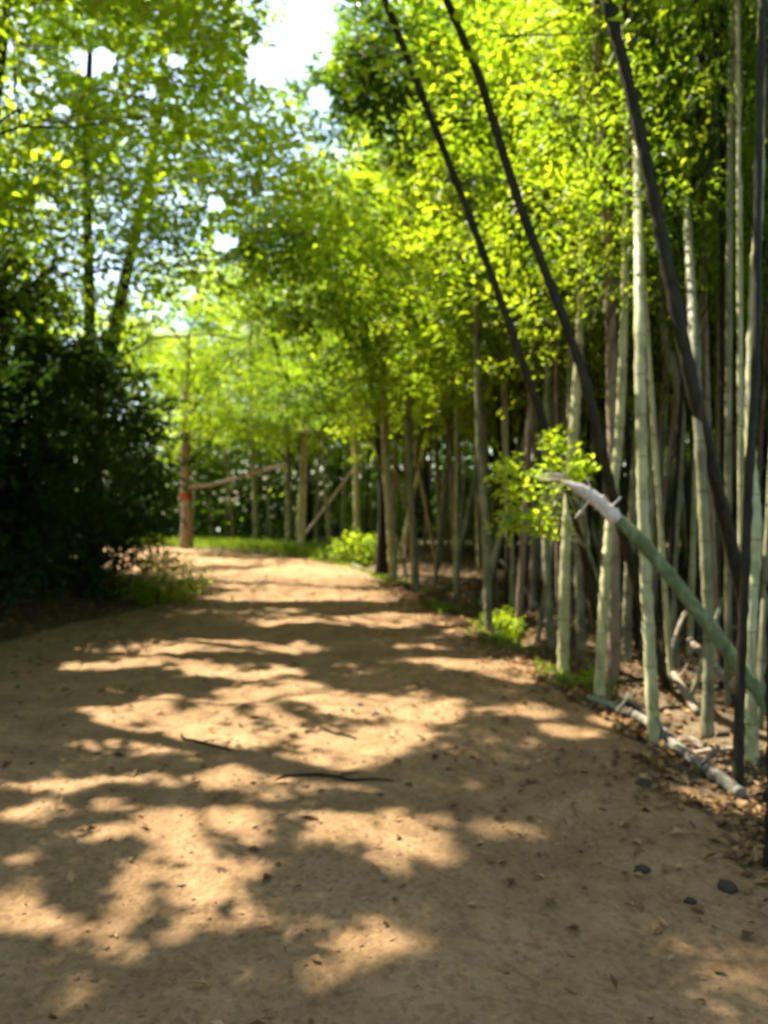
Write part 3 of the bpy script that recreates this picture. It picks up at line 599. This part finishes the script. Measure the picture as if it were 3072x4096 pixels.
# ring of trees around and behind so light stays woodland light
n = 2600; th = R.uniform(1.35, 2 * math.pi - 1.35, n); rd = R.uniform(11, 24, n); z = 1 + 12 * R.random(n)
c = np.c_[np.sin(th) * rd, np.cos(th) * rd, z]; v = -c * [1, 1, 0]; v /= np.linalg.norm(v, axis=1)[:, None]
P, D, N, T, o2, sz = sprays(c, v, 14, 2.0); n_ = len(P)
tag(link('rear_wood', leaf_mesh('rear_wood', P, D, N, .36, .24, M['leaf_dark'], T)), 'woodland continuing behind the camera position', 'woodland', kind='stuff')

# ---- shrubs
def shrub_var(r, n, m, mat, L):
    c, v = ellip(np.array([0, 0, r[2] * .95]), np.array(r), n, .55); c[:, 2] = np.maximum(c[:, 2], .08)
    P, D, N, T, o2, sz = sprays(c, v + [0, 0, .2], m, .42); P[:, 2] = np.maximum(P[:, 2], .02); n_ = len(P)
    me = leaf_mesh('foliage', P, D, N, L * (.7 + .6 * R.random(n_)), L * .6 * (.75 + .5 * R.random(n_)), mat, T)
    st = MB()
    for q in range(14):
        e = c[R.integers(len(c))]; st.tube(limb_path([R.normal(0, .08), R.normal(0, .08), 0], e, .05, 6), np.linspace(.018, .004, 6), 5, False)
    return me, st.mesh('stems', M['bark_dark'])
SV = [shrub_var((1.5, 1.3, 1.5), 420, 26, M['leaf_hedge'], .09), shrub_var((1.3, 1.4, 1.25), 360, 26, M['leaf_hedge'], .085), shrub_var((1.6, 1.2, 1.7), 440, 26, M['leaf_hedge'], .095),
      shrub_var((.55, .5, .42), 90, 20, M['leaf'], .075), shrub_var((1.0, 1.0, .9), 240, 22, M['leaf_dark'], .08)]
def shrub(name, lab, x, y, v, s=1.0, sz=None, group=None, rz=None, cat='shrub'):
    root = empty(name, (x, y, float(hgt(x, y)) - .04)); tag(root, lab, cat, group)
    for nm, me in (('foliage', SV[v][0]), ('stems', SV[v][1])):
        o = link(nm, me, root); o.rotation_euler = (0, 0, R.uniform(0, 6) if rz is None else rz); o.scale = (s, s, sz or s)
        if nm == 'stems': tag(o, kind='stuff')
    return root
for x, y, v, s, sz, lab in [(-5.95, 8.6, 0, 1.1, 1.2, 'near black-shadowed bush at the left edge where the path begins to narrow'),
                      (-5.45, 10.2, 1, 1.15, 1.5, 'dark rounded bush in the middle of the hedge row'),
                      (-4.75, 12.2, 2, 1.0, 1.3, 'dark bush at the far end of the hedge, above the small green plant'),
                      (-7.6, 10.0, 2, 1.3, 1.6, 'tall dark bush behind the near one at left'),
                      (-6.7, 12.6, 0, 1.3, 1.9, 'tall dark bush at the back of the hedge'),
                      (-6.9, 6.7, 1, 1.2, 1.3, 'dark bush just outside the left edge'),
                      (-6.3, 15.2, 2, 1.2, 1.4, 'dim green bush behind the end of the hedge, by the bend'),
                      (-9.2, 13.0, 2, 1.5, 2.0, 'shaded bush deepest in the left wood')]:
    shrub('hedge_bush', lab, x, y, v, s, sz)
shrub('green_plant', 'small fresh green bush poking onto the path at the end of the dark hedge', -3.5, 12.0, 3, 1.0, 1.0)
shrub('green_plant', 'tiny bright sprig at the foot of the bright pale stem', 1.78, 6.55, 3, .22, .3)
shrub('green_plant', 'leafy green weed beside the far right path edge near the bright far stem', -.7, 19.6, 3, 1.2, 1.0)
shrub('green_plant', 'low weed clump under the dim thicket at the middle path edge', 1.45, 9.5, 3, .5, .45)
for x, y, s, lab in [(6.5, 13, 1.2, 'dim undergrowth bush in the middle depth of the grove'), (9.5, 14, 1.4, 'dark undergrowth bush far right behind the stems'), (5.2, 17.5, 1.3, 'dim bush behind the centre stems of the grove'),
                (2.8, 21.5, 1.3, 'dim bush at the back of the grove near the bend'), (10.5, 10.2, 1.3, 'dark bush low behind the rightmost trunks'), (-.2, 27, 1.3, 'bush right of the bright far verge'), (-11.5, 27, 1.4, 'bush left of the bright far verge'), (7.5, 8.5, 1.0, 'low dark bush behind the near right stems'),
                (8.5, 19, 1.5, 'large dim bush at the back right of the grove')]:
    shrub('undergrowth_bush', lab, x, y, 4, s, s)
# leafy sprig in the sun by the broken end of the bough
root = empty('leafy_sapling', (1.74, 5.95, float(hgt(1.74, 5.95)) - .03)); tag(root, 'small sapling whose sunlit green leaves surround the broken bough end', 'sapling')
bs = np.array(root.location)
mb = MB(); mb.tube(smoothpath([(0, 0, 0), (-.04, -.08, .6), (-.2, -.3, 1.2), (-.42, -.45, 1.7)], 12), np.linspace(.009, .003, 12), 6, True); link('stem', mb.mesh('stem', M['stem_grey']), root)
cs = []
for (px, py, rx, rz_) in [(530, 495, .28, .14), (555, 470, .2, .14), (512, 470, .12, .1), (548, 520, .2, .14), (578, 468, .15, .08), (520, 520, .16, .1), (556, 446, .07, .08)]:
    a, v = ellip(at(px, py, 5.45), np.array([rx, .22, rz_]) * .74, 12, .2); cs.append(a)
c = np.vstack(cs); P, D, N, T, o2, sz = sprays(c, (c - at(566, 490, 5.5)) / .25, 11, .16); P -= bs
link('foliage', leaf_mesh('foliage', P, D, N, .058, .032, M['leaf'], np.clip(T + .2, 0, 1)), root)
mb = MB()
for cc in cs: mb.tube(limb_path([-.24, -.33, 1.3], cc.mean(0) - bs, .05, 6), np.linspace(.006, .002, 6), 4, False)
tag(link('twigs', mb.mesh('twigs', M['stem_grey']), root), kind='stuff')

# ------------------------------------------------------------------ broken bough, fallen log, sticks
def rod(root, pts, rad, mat, name, sides=14, n=26, lump=.06):
    P = smoothpath(pts, n); b = MB(); b.tube(P, np.interp(np.linspace(0, 1, n), np.linspace(0, 1, len(rad)), rad), sides, True, lump)
    return link(name, b.mesh(name, mat), root)
bp_ = np.array([at(805, 758, 4.7), at(768, 706, 4.75), at(694, 606, 4.9), at(640, 540, 5.0), at(618, 520, 5.05)]); bp_[0, 2] = max(bp_[0, 2], .03)
root = empty('broken_bough', bp_[0]); tag(root, 'mossy green leaning bough with a bright peeled broken end among leaves', 'branch')
rod(root, bp_ - bp_[0], [.052, .048, .045, .044, .042], M['bough'], 'bark_length')
tipp = np.array([at(619, 521, 5.045), at(600, 503, 5.1), at(582, 490, 5.13), at(564, 482, 5.15)])
rod(root, tipp - bp_[0], [.044, .048, .040, .014], M['wood'], 'peeled_end', lump=.14)
for q in range(9):
    s = tipp[3] + R.normal(0, .03, 3); e = s + np.array([-.18, -.03, .04]) * R.uniform(.4, 1.2) + R.normal(0, .04, 3)
    rod(root, np.array([s, (s + e) / 2, e]) - bp_[0], [.007, .005, .001], M['wood'], 'splinter', 5, 5, .02)
for px, py, dx, dz in [(594, 498, -.05, .14), (606, 512, .1, .1), (590, 500, -.1, -.12)]:
    s = at(px, py, 5.09); rod(root, np.array([s, s + [dx * .5, 0, dz * .5], s + [dx, 0, dz]]) - bp_[0], [.009, .007, .004], M['wood'], 'branch_stub', 6, 5, .02)
lp = np.array([at(588, 700, 6.15), at(640, 722, 5.55), at(690, 757, 4.95), at(738, 792, 4.3)])
for k in range(4): lp[k, 2] = float(hgt(lp[k, 0], lp[k, 1])) + .045 + [0, .05, .035, 0][k]; lp[k, 0] += [0, .03, -.03, .02][k]
root = empty('fallen_log', lp[0]); tag(root, 'weathered pale log lying along the right edge of the path', 'log')
rod(root, lp - lp[0], [.026, .04, .034, .043, .038, .046, .036], M['log'], 'log_bark', n=60, lump=.09)
for k, t in enumerate([(.25, .1, .13), (.6, -.06, .16), (.8, .12, .1)]):
    s = lp[0] + (lp[3] - lp[0]) * t[0] + [0, 0, .03]; rod(root, np.array([s, s + [t[1] * .5, 0, t[2] * .5], s + [t[1], .02, t[2]]]) - lp[0], [.015, .013, .011], M['log'], 'branch_stub', 7, 5, .1)
STK = [((690, 600, 7.4), (662, 690, 6.6), .022, 'stem_tan', 'thin pale stick leaning right, just behind the tall pale stem'),
       ((560, 560, 9.5), (610, 640, 8.8), .026, 'stem_tan', 'leaning pale stick crossing behind the bright path-edge stem'),
       ((735, 560, 6.6), (690, 700, 6.1), .022, 'stem_grey', 'grey stick propped aslant left of the dark upright trunk'),
       ((590, 705, 6.1), (632, 716, 5.9), .018, 'stem_tan', 'thin tan stick lying just behind the upper end of the fallen log'),
       ((690, 745, 5.2), (736, 752, 5.0), .02, 'stem_tan', 'tan stick lying beside the lower end of the fallen log'),
       ((500, 560, 11.5), (540, 612, 10.8), .03, 'stem_grey', 'grey stick leaning in the dim thicket right of the mid path-edge stem'),
       ((620, 678, 6.6), (650, 700, 6.0), .032, 'stem_tan', 'pinkish short stick lying aslant left of the tall pale stem'),
       ((670, 668, 6.6), (698, 716, 5.8), .036, 'stem_tan', 'tan slanting stick propped right of the tall pale stem'),
       ((672, 716, 5.5), (704, 735, 5.2), .022, 'stem_tan', 'small pale tan stick on the ground right of the tall pale stem'),
       ((690, 640, 6.8), (735, 690, 5.9), .035, 'stem_tan', 'brown stick leaning down toward the dark upright trunk'),
       ((362, 458, 23.6), (293, 552, 24.4), .045, 'wood', 'slanted pale pole leaning among the stems behind the far verge'),
       ((282, 549, 25), (308, 553, 23.6), .05, 'wood', 'pale pole lying at the end of the path by the grass'),
       ((318, 552, 22.4), (372, 570, 17.4), .05, 'log', 'long grey pole lying along the far right path edge')]
for a, b, r, mt, lab in STK:
    A = at(*a); B = at(*b); 
    if 'lying' in lab or 'on the ground' in lab:
        for Q in (A, B): Q[2] = float(hgt(Q[0], Q[1])) + r + .01
    if B[2] < float(hgt(B[0], B[1])): B[2] = float(hgt(B[0], B[1])) + r * .5
    root = empty('fallen_stick', B); tag(root, lab, 'stick')
    mid = (A + B) / 2 + R.normal(0, .02, 3); rod(root, np.array([A, mid, B]) - B, [r * .8, r, r * .9], M[mt], 'stick_bark', 9, 10)
    e = A + (mid - A) * .5; rod(root, np.array([e, e + [.05, 0, .05], e + [.09, 0, .13]]) - B, [r * .35, r * .25, r * .12], M[mt], 'side_twig', 5, 4)
# dark thin twigs on the path, and one long level dark strip
for k, (a, b, lab) in enumerate([((325, 727), (357, 737), 'thin dark twig lying across the sunny band of the path'), ((286, 775), (392, 782), 'long thin dark strip below the sunny band, nearly level'), ((175, 735), (232, 752), 'short dark twig in the left part of the path')]):
    A = at(*a, CAMZ * FPX / (a[1] - HOR)); B = at(*b, CAMZ * FPX / (b[1] - HOR))
    Q = np.linspace(A, B, 7) + R.normal(0, .012, (7, 3)); Q[:, 2] = hgt(Q[:, 0], Q[:, 1]) + .022
    root = empty('fallen_twig', Q[0]); tag(root, lab, 'twig')
    rod(root, Q - Q[0], [.010, .009, .005], M['bark_dark'], 'twig_bark', 6, 14)
    s = Q[3]; rod(root, np.array([s, s + [.05, .04, .004], s + [.12, .07, .0]]) - Q[0], [.005, .004, .002], M['bark_dark'], 'side_twig', 5, 5)
# ------------------------------------------------------------------ stones
def rock_mesh(seed):
    import bmesh
    bm = bmesh.new(); bmesh.ops.create_icosphere(bm, subdivisions=3, radius=1)
    for v in bm.verts:
        p = v.co; n = fbm(np.array([p.x * 1.6 + seed * 9]), np.array([p.y * 1.6 + p.z * 1.9]), 4, seed)[0]
        v.co = p * (1 + .55 * n); v.co.z *= .55
    me = bpy.data.meshes.new('stone'); bm.to_mesh(me); bm.free()
    me.polygons.foreach_set('use_smooth', np.ones(len(me.polygons), dtype=bool)); return me
RM = [rock_mesh(s) for s in range(4)]
RMP = [m.copy() for m in RM]
for m in RM: m.materials.append(M['stone'])
for m in RMP: m.materials.append(M['pale_stone'])
ST = [(644, 786, .045, 0, 'dark stone on the shaded path below the middle of the fallen log'), (642, 874, .038, 0, 'small dark stone alone in the lower right shade'),
      (727, 892, .05, 0, 'dark stone by the nearest trunk at lower right'), (690, 905, .026, 0, 'little dark stone left of the stone by the nearest trunk'),
      (360, 705, .03, 1, 'small pale stone showing in the sunlit middle of the path'), (375, 713, .038, 1, 'larger pale stone right next to the pale one mid path')]
for px, py, r, pl, lab in ST:
    d = CAMZ * FPX / (py - HOR); x = (px - 384) / FPX * d
    o = link('stone', (RMP if pl else RM)[R.integers(4)], None, (x, d, float(hgt(x, d)) + .012 + r * .12)); o.scale = (r * .95, r * .75, r * 1.0); o.rotation_euler = (0, 0, R.uniform(0, 6)); tag(o, lab, 'stone')

# ------------------------------------------------------------------ litter, gravel, grass
def scatter_xy(n, x0, x1, y0, y1, f): 
    x = R.uniform(x0, x1, n); y = R.uniform(y0, y1, n); k = f(x, y) > R.random(n); return x[k], y[k]
def litter(name, x, y, L, lab, lift=.012):
    n = len(x); P = np.c_[x, y, hgt(x, y) + lift + .012 * R.random(n)]
    th = R.uniform(0, 6.28, n); D = np.c_[np.cos(th), np.sin(th), R.normal(0, .15, n)]
    N = np.array([0, 0, 1.]) + R.normal(0, .28, (n, 3)); N /= np.linalg.norm(N, axis=1)[:, None]
    l = L * (.5 + .9 * R.random(n)); tag(link(name, leaf_mesh(name, P, D, N, l, l * R.uniform(.35, .7, n), M['litter'], R.random(n), .22)), lab, 'leaf litter', kind='stuff')
def fpath(x, y):
    xr = redge(y) - x; xl = x - ledge(y); e = np.minimum(xr, xl)
    return np.where(e < 0, 1, .13 + .85 * np.exp(-np.clip(e, 0, 9) / .55)) * np.clip(.5 + 1.2 * fbm(x * 1.3, y * 1.3, 3, 31), .05, 1.2)
x, y = scatter_xy(30000, -6, 6, 1.8, 14, fpath); litter('leaf_litter', x, y, .05, 'dry brown fallen leaves strewn along the path and its edges', .018)
x, y = scatter_xy(52000, -6, 14, 3, 26, lambda x, y: np.where((x > redge(y)) | (x < ledge(y)), .9, .05)); litter('leaf_litter', x, y, .085, 'dead leaves covering the forest floor between the stems', .01)
n = 9000; y = R.uniform(2.2, 15, n); x = redge(y) + R.normal(.12, .22, n); k = fbm(x * 2.2, y * 1.4, 3, 93) > -.15
litter('leaf_litter', x[k], y[k], .062, 'drift of orange brown dead leaves along the right edge of the path', .022)
x, y = scatter_xy(16000, -4.4, 2.4, 1.7, 8, lambda x, y: np.clip(.45 + fbm(x * 1.1, y * 1.1, 3, 81), 0, 1))
n = len(x); r = .003 + .009 * R.random(n) ** 3; O = np.array([[1, 0, 0], [-1, 0, 0], [0, 1, 0], [0, -1, 0], [0, 0, .7], [0, 0, -.6]], float)
th = R.uniform(0, 6.28, n); ca, sa = np.cos(th), np.sin(th); J = O[None] * (1 + R.normal(0, .18, (n, 6, 1)))
Vx = (J[..., 0] * ca[:, None] - J[..., 1] * sa[:, None]) * 1.3; Vy = J[..., 0] * sa[:, None] + J[..., 1] * ca[:, None]
V = np.stack([Vx, Vy, J[..., 2]], -1) * r[:, None, None] + np.c_[x, y, hgt(x, y) + .013][:, None]
T8 = np.array([[0, 2, 4], [2, 1, 4], [1, 3, 4], [3, 0, 4], [2, 0, 5], [1, 2, 5], [3, 1, 5], [0, 3, 5]])
F = (np.arange(n)[:, None, None] * 6 + T8[None]).reshape(-1, 3)
tag(link('gravel', mesh_np('gravel', V.reshape(-1, 3), F, M['path'], False)), 'small clods and grit loose on the dirt path', 'gravel', kind='stuff')
def grass(x, y, h, lab):
    n = len(x); P = np.c_[x, y, hgt(x, y)]; th = R.uniform(0, 6.28, n)
    D = np.c_[np.cos(th) * .35, np.sin(th) * .35, np.ones(n)] + R.normal(0, .15, (n, 3)); N = np.c_[np.cos(th), np.sin(th), -.3 + 0 * th]; N /= np.linalg.norm(N, axis=1)[:, None]
    D /= np.linalg.norm(D, axis=1)[:, None]
    tag(link('grass', leaf_mesh('grass', P, D, N, h * (.5 + R.random(n)), .016 + .01 * R.random(n), M['grass'], R.random(n), .1)), lab, 'grass', kind='stuff')
gxx = R.uniform(-12, .5, 26000); gyy = R.uniform(19, 31, 26000); rr_ = redge(gyy)
def dist_curve(x, y, Cv):
    return np.min(np.hypot(x[:, None] - Cv[None, ::5, 0], y[:, None] - Cv[None, ::5, 1]), axis=1)
dC = dist_curve(gxx, gyy, Rc); ins = inpoly(gxx, gyy, polyc); k = (~ins) & (dC < 2.6) & (gyy > 20.5) & (fbm(gxx * .9, gyy * .9, 2, 7) > -.3); grass(gxx[k], gyy[k], .26, 'bright sunlit grass on the far verge at the end of the path')
yy = R.uniform(6.5, 21, 5200); xx = redge(yy) + R.normal(.15, .18, 5200); k = fbm(xx * 1.5, yy * .9, 3, 67) > .33 - .02 * yy; grass(xx[k], yy[k], .09, 'sparse grass tufts along the right edge of the path')
